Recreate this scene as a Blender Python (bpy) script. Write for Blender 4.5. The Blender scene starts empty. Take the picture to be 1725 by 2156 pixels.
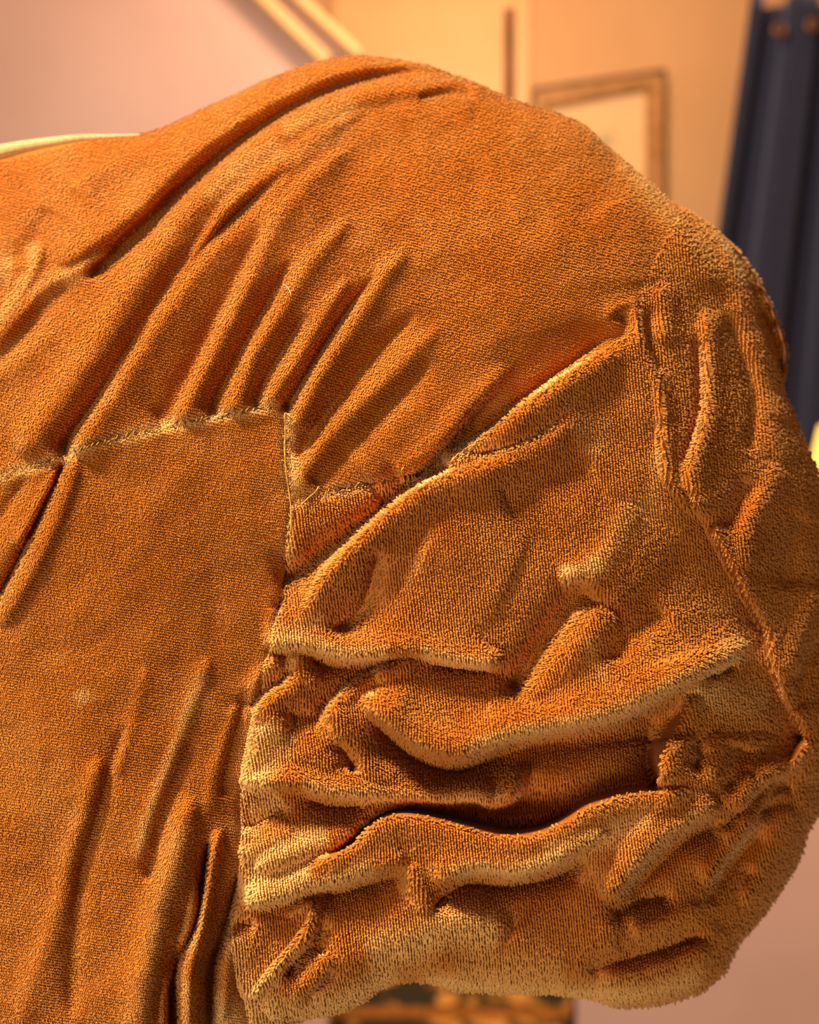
import bpy, bmesh, math, random
import numpy as np
from mathutils import Vector

random.seed(4)
rng = np.random.default_rng(11)
C = bpy.context.scene
LINK = C.collection.objects.link

# ------------------------------------------------------------------ camera
F = 1900.0                 # focal length in pixels of the 1725 x 2156 frame
CX, CY = 862.5, 1078.0
CZ = 1.35                  # camera height above the floor
D0 = 0.33                  # distance to the nearest cloth
cam_d = bpy.data.cameras.new('camera')
cam = bpy.data.objects.new('camera', cam_d); LINK(cam)
cam.location = (0, 0, CZ); cam.rotation_euler = (math.radians(90), 0, 0)
cam_d.sensor_fit = 'HORIZONTAL'; cam_d.sensor_width = 36.0
cam_d.lens = 36.0 * F / 1725.0
cam_d.clip_start = 0.01
cam_d.dof.use_dof = True
cam_d.dof.focus_distance = 0.337
cam_d.dof.aperture_fstop = 6.5
C.camera = cam

# ------------------------------------------------------------------ world, lamps, exposure
C.view_settings.view_transform = 'Standard'
C.view_settings.look = 'None'
C.view_settings.gamma = 1.0
C.view_settings.use_curve_mapping = False
C.view_settings.exposure = 0.06
w = bpy.data.worlds.new('room_air'); C.world = w; w.use_nodes = True
w.node_tree.nodes['Background'].inputs[0].default_value = (1.0, 0.72, 0.50, 1)
w.node_tree.nodes['Background'].inputs[1].default_value = 0.21

def area(name, loc, target, size, power, col, shape='DISK'):
    l = bpy.data.lights.new(name, 'AREA'); l.shape = shape; l.size = size
    l.energy = power; l.color = col
    o = bpy.data.objects.new(name, l); LINK(o); o.location = loc
    o.rotation_euler = (Vector(target) - Vector(loc)).to_track_quat('-Z', 'Y').to_euler()
    return o
def point(name, loc, r, power, col):
    l = bpy.data.lights.new(name, 'POINT'); l.shadow_soft_size = r; l.energy = power; l.color = col
    o = bpy.data.objects.new(name, l); LINK(o); o.location = loc
    return o
# a ceiling lamp up and to the left behind the photographer, then added fill and highlight lights and the back ceiling light
area('ceiling_lamp_light', (-0.62, -0.12, 2.4), (0.0, 0.35, 1.33), 0.22, 46, (1.0, 0.86, 0.64))
area('low_fill_light', (-0.75, -0.9, 0.75), (0.0, 0.35, 1.3), 0.6, 12, (1.0, 0.86, 0.72), 'SQUARE')  # unseen fill added low at the left to brighten the fold lips
point('wall_highlight_light', (-1.45, -0.1, 3.25), 0.16, 14, (1.0, 0.84, 0.72))  # unseen lamp added so its reflection makes the pink wall's pale highlight
point('back_ceiling_light', (0.25, 1.7, 3.0), 0.15, 66, (1.0, 0.75, 0.50))

# ------------------------------------------------------------------ materials
def srgb(r, g, b):
    f = lambda c: (c/255/12.92) if c/255 <= 0.04045 else ((c/255+0.055)/1.055)**2.4
    return (f(r), f(g), f(b), 1.0)
def mat(name, col, rough=0.6, sheen=0.0, sheen_tint=None, metal=0.0, noise=None, bump=None, emit=None, spec=0.5):
    m = bpy.data.materials.new(name); m.use_nodes = True
    nt = m.node_tree; b = nt.nodes['Principled BSDF']
    b.inputs['Base Color'].default_value = col; b.inputs['Roughness'].default_value = rough
    b.inputs['Metallic'].default_value = metal
    b.inputs['Specular IOR Level'].default_value = spec
    b.inputs['Sheen Weight'].default_value = sheen
    if sheen_tint: b.inputs['Sheen Tint'].default_value = sheen_tint
    if noise:
        col2, sc, det = noise
        n = nt.nodes.new('ShaderNodeTexNoise'); n.inputs['Scale'].default_value = sc; n.inputs['Detail'].default_value = det
        tc = nt.nodes.new('ShaderNodeTexCoord'); nt.links.new(tc.outputs['Object'], n.inputs['Vector'])
        r = nt.nodes.new('ShaderNodeValToRGB'); r.color_ramp.elements[0].position = 0.38; r.color_ramp.elements[1].position = 0.62
        r.color_ramp.elements[0].color = col; r.color_ramp.elements[1].color = col2
        nt.links.new(n.outputs['Fac'], r.inputs['Fac']); nt.links.new(r.outputs['Color'], b.inputs['Base Color'])
    if bump:
        n2 = nt.nodes.new('ShaderNodeTexNoise'); n2.inputs['Scale'].default_value = bump[0]
        tc2 = nt.nodes.new('ShaderNodeTexCoord'); nt.links.new(tc2.outputs['Object'], n2.inputs['Vector'])
        bp = nt.nodes.new('ShaderNodeBump'); bp.inputs['Strength'].default_value = bump[1]; bp.inputs['Distance'].default_value = 0.01
        nt.links.new(n2.outputs['Fac'], bp.inputs['Height']); nt.links.new(bp.outputs['Normal'], b.inputs['Normal'])
    if emit:
        b.inputs['Emission Color'].default_value = emit[0]; b.inputs['Emission Strength'].default_value = emit[1]
    return m

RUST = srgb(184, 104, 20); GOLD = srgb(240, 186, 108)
def cloth_mat(name, dark, light, rough, sheen, tint, spec, follow=0.7, hair=(0.40, 0.205, 0.066, 1)):
    """velvet: colour goes from the dyed rust to pale gold (rubbed pile and painted sheen) by the 'wear_sheen' attribute"""
    m = mat(name, dark, rough, sheen, tint, spec=spec)
    nt = m.node_tree; b = nt.nodes['Principled BSDF']
    b.inputs['Sheen Roughness'].default_value = 0.35
    a = nt.nodes.new('ShaderNodeAttribute'); a.attribute_name = 'wear_sheen'
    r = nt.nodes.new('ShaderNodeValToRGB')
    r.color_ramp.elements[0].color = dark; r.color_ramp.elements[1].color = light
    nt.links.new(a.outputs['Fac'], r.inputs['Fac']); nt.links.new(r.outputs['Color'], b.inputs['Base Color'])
    if name.startswith('velvet_pile'):          # fibres packed in pile shade mostly like the cloth they stand on
        an = nt.nodes.new('ShaderNodeAttribute'); an.attribute_name = 'cloth_normal'
        g = nt.nodes.new('ShaderNodeNewGeometry')
        mv = nt.nodes.new('ShaderNodeMix'); mv.data_type = 'VECTOR'; mv.inputs[0].default_value = follow
        nt.links.new(g.outputs['Normal'], mv.inputs[4]); nt.links.new(an.outputs['Vector'], mv.inputs[5])
        nz = nt.nodes.new('ShaderNodeVectorMath'); nz.operation = 'NORMALIZE'
        nt.links.new(mv.outputs[1], nz.inputs[0]); nt.links.new(nz.outputs[0], b.inputs['Normal'])
        sb = nt.nodes.new('ShaderNodeBsdfHair'); sb.component = 'Reflection'; sb.inputs['Color'].default_value = hair
        sb.inputs['RoughnessU'].default_value = 0.9; sb.inputs['RoughnessV'].default_value = 1.0; sb.inputs['Offset'].default_value = 0
        tn = nt.nodes.new('ShaderNodeAttribute'); tn.attribute_name = 'fibre_direction'; nt.links.new(tn.outputs['Vector'], sb.inputs['Tangent'])
        ad = nt.nodes.new('ShaderNodeAddShader'); nt.links.new(b.outputs[0], ad.inputs[0]); nt.links.new(sb.outputs[0], ad.inputs[1])
        nt.links.new(ad.outputs[0], nt.nodes['Material Output'].inputs['Surface'])
    return m
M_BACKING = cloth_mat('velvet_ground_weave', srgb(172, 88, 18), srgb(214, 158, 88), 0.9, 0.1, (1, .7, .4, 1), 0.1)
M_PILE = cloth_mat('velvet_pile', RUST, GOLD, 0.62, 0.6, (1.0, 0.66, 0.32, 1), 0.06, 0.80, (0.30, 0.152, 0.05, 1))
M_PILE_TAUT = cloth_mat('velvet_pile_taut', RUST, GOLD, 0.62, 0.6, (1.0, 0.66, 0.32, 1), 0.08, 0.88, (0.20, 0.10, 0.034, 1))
M_BIND = mat('pale_gold_binding', srgb(222, 184, 120), 0.8, 0.5, (1, .9, .7, 1), noise=(srgb(206, 160, 92), 900, 2), bump=(2500, .4))
M_THREAD = mat('gold_thread', srgb(214, 160, 70), 0.45, noise=(srgb(190, 126, 44), 1200, 1))
M_DARKTHREAD = mat('dark_thread', srgb(74, 50, 34), 0.7, noise=(srgb(120, 90, 58), 1500, 1))
M_WALL = mat('tan_wall_paint', srgb(214, 166, 118), 0.75, noise=(srgb(218, 170, 122), 3, 2), bump=(40, .05))
M_PINK = mat('pink_wall_paint', srgb(216, 176, 164), 0.34, noise=(srgb(212, 172, 160), 4, 2), bump=(9, .03))
M_CREAM = mat('cream_gloss_paint', srgb(236, 190, 134), 0.35, noise=(srgb(232, 186, 130), 8, 1))
M_FLOOR = mat('dark_floor_boards', srgb(96, 62, 34), 0.5, noise=(srgb(70, 44, 26), 6, 4))
M_DARK = mat('gap_shade_and_lock_plate', srgb(120, 66, 40), 0.8, noise=(srgb(104, 56, 34), 20, 2))

# ------------------------------------------------------------------ helpers
def at(px, py, y):
    return Vector(((px - CX) / F * y, y, CZ - (py - CY) / F * y))
def finish(name, me, m, parent=None, smooth=True):
    me.materials.append(m)
    if smooth:
        me.polygons.foreach_set('use_smooth', np.ones(len(me.polygons), dtype=bool))
    o = bpy.data.objects.new(name, me); LINK(o)
    if parent is not None:
        o.parent = parent; o.matrix_parent_inverse = parent.matrix_world.inverted()
    return o
def from_bm(name, bm, m, parent=None, smooth=False):
    bmesh.ops.recalc_face_normals(bm, faces=bm.faces)
    me = bpy.data.meshes.new(name); bm.to_mesh(me); bm.free()
    return finish(name, me, m, parent, smooth)
def np_mesh(name, V, Q, m, parent=None, attr=None, smooth=True):
    me = bpy.data.meshes.new(name)
    n = Q.shape[1]
    me.vertices.add(len(V)); me.vertices.foreach_set('co', np.ascontiguousarray(V, dtype=np.float32).ravel())
    me.loops.add(Q.size); me.loops.foreach_set('vertex_index', np.ascontiguousarray(Q, dtype=np.int32).ravel())
    me.polygons.add(len(Q)); me.polygons.foreach_set('loop_start', np.arange(0, Q.size, n, dtype=np.int32))
    me.update(calc_edges=True)
    if attr is not None:
        a = me.attributes.new('wear_sheen', 'FLOAT', 'POINT'); a.data.foreach_set('value', np.ascontiguousarray(attr, dtype=np.float32))
    return finish(name, me, m, parent, smooth)
def empty(name, loc, label, cat, group=None):
    o = bpy.data.objects.new(name, None); LINK(o); o.location = loc
    o['label'] = label; o['category'] = cat
    if group: o['group'] = group
    bpy.context.view_layer.update()
    return o
def box(bm, x0, x1, y0, y1, z0, z1, bev=0.0):
    vs = [bm.verts.new((x, y, z)) for x in (x0, x1) for y in (y0, y1) for z in (z0, z1)]
    fs = [(0,1,3,2),(4,6,7,5),(0,4,5,1),(2,3,7,6),(0,2,6,4),(1,5,7,3)]
    faces = [bm.faces.new([vs[i] for i in f]) for f in fs]
    if bev:
        es = list({e for f in faces for e in f.edges})
        bmesh.ops.bevel(bm, geom=es, offset=bev, segments=2, affect='EDGES', profile=0.6)
def prism(bm, pts, y0, y1, bev=0.0):
    """polygon of (x,z) points pushed from y0 to y1"""
    a = [bm.verts.new((x, y0, z)) for x, z in pts]; b = [bm.verts.new((x, y1, z)) for x, z in pts]
    fs = [bm.faces.new(a), bm.faces.new(b[::-1])]
    n = len(pts)
    for i in range(n): fs.append(bm.faces.new([a[i], b[i], b[(i+1) % n], a[(i+1) % n]]))
    if bev:
        es = list({e for f in fs for e in f.edges})
        bmesh.ops.bevel(bm, geom=es, offset=bev, segments=2, affect='EDGES')
def tube(bm, pts, r, seg=6, taper=False):
    pts = [Vector(p) for p in pts]; rings = []
    for i, p in enumerate(pts):
        t = (pts[min(i+1, len(pts)-1)] - pts[max(i-1, 0)]).normalized()
        u = t.cross(Vector((0.13, 0.9, 0.41))).normalized(); v = t.cross(u)
        rr = r if not callable(r) else r(i / (len(pts)-1))
        rings.append([bm.verts.new(p + (u*math.cos(2*math.pi*k/seg) + v*math.sin(2*math.pi*k/seg)) * rr) for k in range(seg)])
    for a, b in zip(rings, rings[1:]):
        for k in range(seg): bm.faces.new([a[k], a[(k+1) % seg], b[(k+1) % seg], b[k]])
    bm.faces.new(rings[0][::-1]); bm.faces.new(rings[-1])
def spline(pts, n=5):
    """Catmull-Rom through the points; works for any tuple length"""
    P = np.array(pts, float)
    if len(P) < 3:
        t = np.linspace(0, 1, n+1)[:, None]; return P[0]*(1-t) + P[1]*t
    Q = np.vstack([2*P[0]-P[1], P, 2*P[-1]-P[-2]]); out = []
    for i in range(1, len(Q)-2):
        for k in range(n):
            t = k/n
            out.append(0.5*((2*Q[i]) + (-Q[i-1]+Q[i+1])*t + (2*Q[i-1]-5*Q[i]+4*Q[i+1]-Q[i+2])*t*t + (-Q[i-1]+3*Q[i]-3*Q[i+1]+Q[i+2])*t**3))
    out.append(P[-1]); return np.array(out)

# ================================================================== THE ROOM
YB = 3.2                                                       # back wall
def struct(o): o['kind'] = 'structure'; return o
bm = bmesh.new(); box(bm, -5, 5, -2.2, 3.4, -0.1, 0.0); struct(from_bm('floor', bm, M_FLOOR))
bm = bmesh.new(); box(bm, -5, 5, YB, YB+0.12, 0, 3.5); struct(from_bm('wall_back', bm, M_WALL))
bm = bmesh.new(); box(bm, -5, 5, -2.2, 3.4, 3.5, 3.6); struct(from_bm('ceiling', bm, M_CREAM))

# pink stair-side wall on the left, its top edge falling to the right under two gilt mouldings
YL = 2.2
def wp(px, py, y): p = at(px, py, y); return (p.x, p.z)
bm = bmesh.new()
prism(bm, [(-5, 0.0), (wp(690, 520, YL)[0], 0.0), wp(690, 124, YL), wp(590, 42, YL), wp(380, -150, YL), (-5, 3.2)], YL, YL+0.10)
struct(from_bm('wall_left', bm, M_PINK))
def slope_strip(name, a0, a1, wd, y0, y1, m):
    a = Vector(wp(*a0, YL)); b = Vector(wp(*a1, YL)); d = (b-a).normalized(); n = Vector((-d.y, d.x))*wd
    a = a - d*0.6; b = b + d*0.04
    bm = bmesh.new(); prism(bm, [tuple(a-n), tuple(b-n), tuple(b+n), tuple(a+n)], y0, y1, 0.006)
    return struct(from_bm(name, bm, m))
slope_strip('trim_1', (548, 0), (668, 118), 0.017, YL-0.035, YL+0.09, M_CREAM)
slope_strip('trim_2', (615, 0), (735, 112), 0.013, YL-0.05, YL+0.11, M_CREAM)
slope_strip('trim_3', (582, 0), (702, 115), 0.028, YL-0.015, YL+0.10, M_PINK)

# door in the back wall: leaf, casing and a solid dark strip painted as gap shade
x0 = at(1060, 0, YB).x; x1 = at(1080, 0, YB).x; ztop = at(0, 38, YB).z
bm = bmesh.new(); box(bm, x0, x1, YB-0.035, YB-0.005, 0, ztop, 0.003); struct(from_bm('gap_shade_strip', bm, M_DARK))
bm = bmesh.new(); box(bm, x1, x1+0.055, YB-0.05, YB-0.002, 0, ztop+0.10, 0.006); struct(from_bm('trim_5', bm, M_CREAM))
bm = bmesh.new(); box(bm, at(700, 0, YB).x, x0, YB-0.045, YB-0.002, 0.02, ztop+0.02, 0.006); door = struct(from_bm('door_1', bm, M_CREAM))
bm = bmesh.new(); box(bm, at(700, 0, YB).x, x1, YB-0.03, YB-0.002, ztop+0.02, ztop+0.10, 0.006); struct(from_bm('trim_6', bm, M_CREAM))
bm = bmesh.new()
prism(bm, [(at(980,0,YB).x, 2.0), (at(1010,0,YB).x, 2.0), (at(1010,0,YB).x, 2.14), (at(980,0,YB).x, 2.14)], YB-0.06, YB-0.04, 0.004)
from_bm('lock_plate', bm, M_DARK, door)

# pink low wall on the lower right with navy skirting return
YP = 1.75
zt = at(0, 1330, YP).z; xl = at(1214, 0, YP).x
def block(name, a0, a1, b0, b1, y0, y1, z0, z1, m):
    bm = bmesh.new(); vs = [bm.verts.new(p) for p in ((a0,y0,z0),(a1,y0,z0),(b1,y1,z0),(b0,y1,z0),(a0,y0,z1),(a1,y0,z1),(b1,y1,z1),(b0,y1,z1))]
    for f in ((0,1,2,3),(4,5,6,7),(0,1,5,4),(1,2,6,5),(2,3,7,6),(3,0,4,7)): bm.faces.new([vs[i] for i in f])
    return struct(from_bm(name, bm, m))
block('wall_right', xl, 5, xl*(YP+0.5)/YP+0.01, 5, YP, YP+0.5, 0, zt, M_PINK)
M_NAVY = mat('navy_gloss_paint', srgb(30, 36, 66), 0.4, noise=(srgb(38, 44, 76), 9, 2))
block('trim_7', xl-0.010, xl-0.0005, xl-0.004, xl+0.006, YP+0.004, YP+0.04, 0, zt-0.02, M_NAVY)

# picture on the back wall
yf = YB-0.02
pic = empty('picture_frame', (at(1257, 0, yf).x, YB-0.002, at(0, 400, yf).z), 'gilt-framed picture with cream mount on tan wall, left of the navy curtain', 'picture frame')
M_GILT = mat('aged_gilt', srgb(196, 144, 88), 0.45, metal=0.15, noise=(srgb(170, 120, 68), 30, 3), bump=(120, .4))
M_GILTD = mat('dark_gilt_edge', srgb(140, 94, 54), 0.6, noise=(srgb(90, 58, 32), 40, 2))
M_MAT = mat('cream_mount', srgb(240, 200, 148), 0.8, noise=(srgb(236, 196, 144), 20, 1))
A = [at(1118, 193, yf), at(1398, 153, yf), at(1398, 640, yf), at(1118, 640, yf)]
def rail(p, q, inn0, inn1, y0, y1):
    bm = bmesh.new(); prism(bm, [(v.x, v.z) for v in (p, q, inn1, inn0)], y0, y1, 0.004); return bm
cen = (A[0]+A[1]+A[2]+A[3])/4
def inset(t): return [Vector((v.x + (cen.x-v.x)/abs(cen.x-v.x)*t, 0, v.z + (cen.z-v.z)/abs(cen.z-v.z)*t)) for v in A]
O0 = inset(0.0); O1 = inset(0.012); O2 = inset(0.052); O3 = inset(0.064)
for i in range(4):
    j = (i+1) % 4
    fr = from_bm('frame_rail', rail(O0[i], O0[j], O2[i], O2[j], YB-0.045, YB-0.004), M_GILT, pic)
    from_bm('outer_bead', rail(O0[i], O0[j], O1[i], O1[j], YB-0.056, YB-0.046), M_GILTD, fr)
    from_bm('inner_slip', rail(O2[i], O2[j], O3[i], O3[j], YB-0.034, YB-0.01), M_GILT, fr)
bm = bmesh.new(); prism(bm, [(v.x, v.z) for v in O2], YB-0.014, YB-0.006); from_bm('mount', bm, M_MAT, pic)
mp = mat('faded_print', srgb(206, 178, 138), 0.8, noise=(srgb(170, 160, 128), 14, 3))
pa, pb = at(1238, 285, yf), at(1292, 420, yf)
bm = bmesh.new(); prism(bm, [(pa.x, pa.z), (pb.x, pa.z+0.01), (pb.x-0.012, pb.z), (pa.x+0.01, pb.z)], YB-0.017, YB-0.0145)
from_bm('print', bm, mp, pic)

# curtain: eyelet-headed navy cloth, pulled in pleats
YC = 2.85
cur = empty('curtain', (at(1680, 0, YC).x, YC, 0.02), 'long navy blue eyelet curtain in deep pleats at the right', 'curtain')
M_CURT = mat('navy_curtain_cloth', srgb(26, 34, 66), 0.85, 0.25, (0.5, .6, 1, 1), noise=(srgb(20, 27, 54), 120, 2), bump=(700, .3))
cols, rows_ = 120, 60
V = []; zt_c, zb_c = at(0, 2, YC).z, 0.03
for r in range(rows_+1):
    t = r/rows_; z = zt_c + (zb_c-zt_c)*t
    pyy = CY - (z-CZ)/YC*F
    xl_ = at(1572 - (pyy*0.15 if pyy < 900 else 135), 0, YC).x
    xr_ = at(2050, 0, YC).x
    for c in range(cols+1):
        s = c/cols
        x = xl_ + (xr_-xl_)*s
        ph = s*2*math.pi*4.1 + 0.3*math.sin(3*t)
        V.append((x + 0.02*math.sin(2*ph), YC - 0.055*math.cos(ph)*(0.75+0.25*t) + 0.008*math.sin(3.1*ph+2*t), z))
Q = np.array([[r*(cols+1)+c, r*(cols+1)+c+1, (r+1)*(cols+1)+c+1, (r+1)*(cols+1)+c] for r in range(rows_) for c in range(cols)])
cl = np_mesh('curtain_cloth', np.array(V), Q, M_CURT, cur)
sm = cl.modifiers.new('thickness', 'SOLIDIFY'); sm.thickness = 0.004
M_BRASS = mat('brass_eyelet', srgb(150, 104, 50), 0.4, metal=0.7, noise=(srgb(130, 88, 40), 60, 1))
for px_, py_ in ((1642, 62), (1712, 52), (1790, 58)):
    bm = bmesh.new(); c0 = at(px_, py_, YC-0.075); R_, r_ = 0.017, 0.006
    vs = [[bm.verts.new(c0 + Vector(((R_+r_*math.cos(b))*math.cos(a), -r_*math.sin(b), (R_+r_*math.cos(b))*math.sin(a)))) for b in np.linspace(0, 2*math.pi, 7)[:-1]] for a in np.linspace(0, 2*math.pi, 21)[:-1]]
    for i in range(20):
        for k in range(6): bm.faces.new([vs[i][k], vs[(i+1) % 20][k], vs[(i+1) % 20][(k+1) % 6], vs[i][(k+1) % 6]])
    from_bm('eyelet', bm, M_BRASS, cur, True)
rod = bmesh.new(); tube(rod, [at(1560, -45, YC), at(2200, -45, YC)], 0.012, 10); 
ro = from_bm('curtain_rod', rod, M_BRASS, None, True); ro['label'] = 'brass rod above the navy curtain'; ro['category'] = 'curtain rod'

# table lamp on the pink wall's ledge, its shade just entering at the right edge
lx, lz = at(1800, 0, YP+0.25).x, zt
lamp = empty('table_lamp', (lx, YP+0.25, lz), 'glowing yellow lampshade cut off by the right edge, beside the navy curtain', 'lamp')
M_SHADE = mat('lit_parchment_shade', srgb(250, 214, 120), 0.7, emit=(srgb(255, 212, 96), 1.1), noise=(srgb(246, 206, 108), 12, 1))
def lathe(prof, seg=36):
    bm = bmesh.new(); rings = [[bm.verts.new((lx + r*math.cos(2*math.pi*k/seg), YP+0.25 + r*math.sin(2*math.pi*k/seg), z)) for k in range(seg)] for r, z in prof]
    for a, b in zip(rings, rings[1:]):
        for k in range(seg): bm.faces.new([a[k], a[(k+1) % seg], b[(k+1) % seg], b[k]])
    return bm
zs0 = at(0, 1085, YP+0.25).z; zs1 = at(0, 895, YP+0.25).z
rs0 = (at(1800,0,YP+0.25)-at(1690,0,YP+0.25)).x; rs1 = rs0*0.62
sh = from_bm('lamp_shade', lathe([(rs0, zs0), (rs1, zs1), (rs1-0.004, zs1), (rs0-0.004, zs0), (rs0, zs0)]), M_SHADE, lamp, True)
from_bm('lamp_base', lathe([(0.001, lz), (0.06, lz), (0.062, lz+0.012), (0.02, lz+0.03), (0.035, lz+0.08), (0.02, lz+0.13), (0.008, lz+0.15), (0.008, zs0+0.02), (0.001, zs0+0.02)]), M_BRASS, lamp, True)
from_bm('bulb', lathe([(0.001, zs0+0.02), (0.015, zs0+0.03), (0.028, zs0+0.07), (0.02, zs0+0.10), (0.001, zs0+0.105)], 16), mat('lamp_bulb', srgb(255, 240, 200), 0.3, emit=(srgb(255, 220, 150), 6)), lamp, True)
lb = point('lamp_light', (lx, YP+0.25, zs0-0.02), 0.03, 3.0, (1.0, 0.55, 0.18))
area('lamp_spill', (1.35, 1.1, 1.5), (0.95, 1.75, 0.7), 0.25, 5, (1.0, 0.55, 0.22))

# rug under it all: a gold leaf pattern on dark ground
rug = empty('rug', (0.2, 2.3, 0.0), 'dark olive rug with blurred gold leaf pattern, below the sleeve', 'rug')
def rug_mat():
    m = mat('patterned_rug', srgb(60, 50, 26), 0.95)
    nt = m.node_tree; b = nt.nodes['Principled BSDF']
    tc = nt.nodes.new('ShaderNodeTexCoord')
    v = nt.nodes.new('ShaderNodeTexVoronoi'); v.inputs['Scale'].default_value = 11; nt.links.new(tc.outputs['Object'], v.inputs['Vector'])
    n = nt.nodes.new('ShaderNodeTexNoise'); n.inputs['Scale'].default_value = 26; n.inputs['Detail'].default_value = 3; nt.links.new(tc.outputs['Object'], n.inputs['Vector'])
    mx = nt.nodes.new('ShaderNodeMath'); mx.operation = 'ADD'; nt.links.new(v.outputs['Distance'], mx.inputs[0]); nt.links.new(n.outputs['Fac'], mx.inputs[1])
    r = nt.nodes.new('ShaderNodeValToRGB'); e = r.color_ramp.elements
    e[0].position = 0.80; e[0].color = srgb(240, 176, 84)
    e[1].position = 0.93; e[1].color = srgb(184, 124, 44)
    q = e.new(0.98); q.color = srgb(96, 78, 36); q = e.new(1.15 if False else 1.0); q.color = srgb(58, 54, 34)
    nt.links.new(mx.outputs[0], r.inputs['Fac']); nt.links.new(r.outputs['Color'], b.inputs['Base Color'])
    return m
bm = bmesh.new(); box(bm, -0.9, 0.62, 1.72, 2.95, 0.0, 0.012, 0.004); from_bm('rug_field', bm, rug_mat(), rug)
M_RUGB = mat('rug_gold_band', srgb(190, 120, 36), 0.95, noise=(srgb(150, 92, 30), 60, 2))
bm = bmesh.new(); box(bm, -0.9, 0.62, 2.385, 2.435, 0.012, 0.016, 0.001); from_bm('border_band', bm, M_RUGB, rug)
bm = bmesh.new(); box(bm, 0.62, 0.66, 1.72, 2.95, 0.0, 0.013, 0.001); from_bm('navy_edge', bm, M_NAVY, rug)

# ================================================================== THE DRESS
# outline of everything made of velvet, traced in image pixels and set back into space
OUT = [(-480,372),(-300,348),(-140,330),(-60,322),(0,305),(60,296),(150,285),(230,284),(300,281),(350,265),(410,236),(480,205),(560,168),(640,136),(700,122),(760,116),(830,124),
 (900,136),(960,160),(1010,176),(1040,192),(1100,216),(1180,240),(1232,262),(1262,290),(1300,325),(1360,375),(1410,420),(1450,445),(1500,480),
 (1550,525),(1590,580),(1620,640),(1645,700),(1655,740),(1650,790),(1646,818),(1672,880),(1698,945),(1728,1012),(1755,1120),(1772,1300),(1762,1500),
 (1742,1620),(1728,1700),(1697,1752),(1684,1800),(1655,1850),(1604,1925),(1552,1985),(1524,2044),(1482,2080),(1440,2096),(1380,2112),(1300,2116),
 (1240,2097),(1180,2089),(1060,2086),(960,2081),(925,2068),(880,2060),(830,2063),(800,2076),(770,2100),(730,2122),(690,2134),(650,2138),(620,2150),
 (604,2175),(612,2260),(630,2460),(-480,2460)]
OUTP = np.array(OUT, float)
STEP = 4.0
gx = np.arange(-488, 1790, STEP); gy = np.arange(104, 2476, STEP)
PX, PY = np.meshgrid(gx, gy)

# --- base form: thin-plate surface through measured depths (mm behind the nearest point)
CP = [(1000,1250,0),(700,1100,5),(300,1100,7),(0,1000,18),(-140,1000,26),(0,1500,12),(-140,1600,20),(300,1600,3),(0,2150,12),(-140,2260,22),(-480,2300,50),(-480,1400,48),(-480,500,70),(200,2460,18),(600,2460,32),(300,2150,2),
 (600,1300,9),(550,1700,10),(500,2100,14),(800,1500,4),(1000,1700,5),(1200,1500,2),(1500,1300,6),(1600,1500,13),(1300,1000,3),(1450,900,13),
 (1600,900,30),(1700,1100,42),(1760,1300,56),(1720,1500,44),(1000,800,6),(1000,500,20),(1200,500,20),(1400,500,34),(800,300,44),(1100,280,46),
 (1300,380,42),(800,150,66),(600,400,34),(600,700,15),(400,500,34),(300,400,48),(100,600,36),(0,750,30),(-140,600,45),(100,330,68),(-140,330,75),(400,260,66),
 (1550,600,44),(1640,720,56),(900,1950,8),(1300,1950,11),(1200,2070,22),(1500,1900,28),(1650,1800,46),(700,2050,13),(900,2050,18),(1400,2090,34),(620,2200,24)]
cp = np.array(CP, float)
def tps_fit(c):
    n = len(c); d = np.hypot(c[:,None,0]-c[None,:,0], c[:,None,1]-c[None,:,1])/1000
    K = np.where(d > 0, d*d*np.log(d+1e-12), 0) + np.eye(n)*0.004
    P = np.c_[np.ones(n), c[:,0]/1000, c[:,1]/1000]
    A_ = np.block([[K, P], [P.T, np.zeros((3,3))]])
    return np.linalg.solve(A_, np.r_[c[:,2], 0, 0, 0])
wt = tps_fit(cp)
BASE = wt[-3] + wt[-2]*PX/1000 + wt[-1]*PY/1000
for k, c in enumerate(cp):
    d2 = ((PX-c[0])**2 + (PY-c[1])**2)/1e6
    BASE += wt[k]*0.5*d2*np.log(d2+1e-12)

def seg_field(P, X, Y):
    """distance to the polyline, side (+1 = left of travel), position along it 0..1, segment data"""
    best = np.full(X.shape, 1e9); side = np.ones(X.shape); along = np.zeros(X.shape); amp = np.zeros(X.shape)
    L = np.r_[0, np.cumsum(np.hypot(*(P[1:,:2]-P[:-1,:2]).T))]; T = L[-1]
    for i in range(len(P)-1):
        ax, ay = P[i,:2]; bx, by = P[i+1,:2]; dx, dy = bx-ax, by-ay; l2 = dx*dx+dy*dy
        if l2 < 1e-9: continue
        t = np.clip(((X-ax)*dx + (Y-ay)*dy)/l2, 0, 1)
        ex, ey = X-(ax+t*dx), Y-(ay+t*dy); d = np.hypot(ex, ey)
        m = d < best
        best[m] = d[m]; side[m] = np.where((ex*dy - ey*dx)[m] >= 0, 1, -1)
        along[m] = (L[i] + t[m]*(L[i+1]-L[i]))/T
        if P.shape[1] > 2: amp[m] = (P[i,2]*(1-t) + P[i+1,2]*t)[m]
    return best, side, along, amp, T
def inside(poly, X, Y):
    r = np.zeros(X.shape, bool); n = len(poly)
    for i in range(n):
        x1_, y1_ = poly[i][:2]; x2_, y2_ = poly[(i+1) % n][:2]
        if y1_ == y2_: continue
        c = ((y1_ > Y) != (y2_ > Y)) & (X < (x2_-x1_)*(Y-y1_)/(y2_-y1_) + x1_)
        r ^= c
    return r
H = np.zeros(PX.shape)
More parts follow.
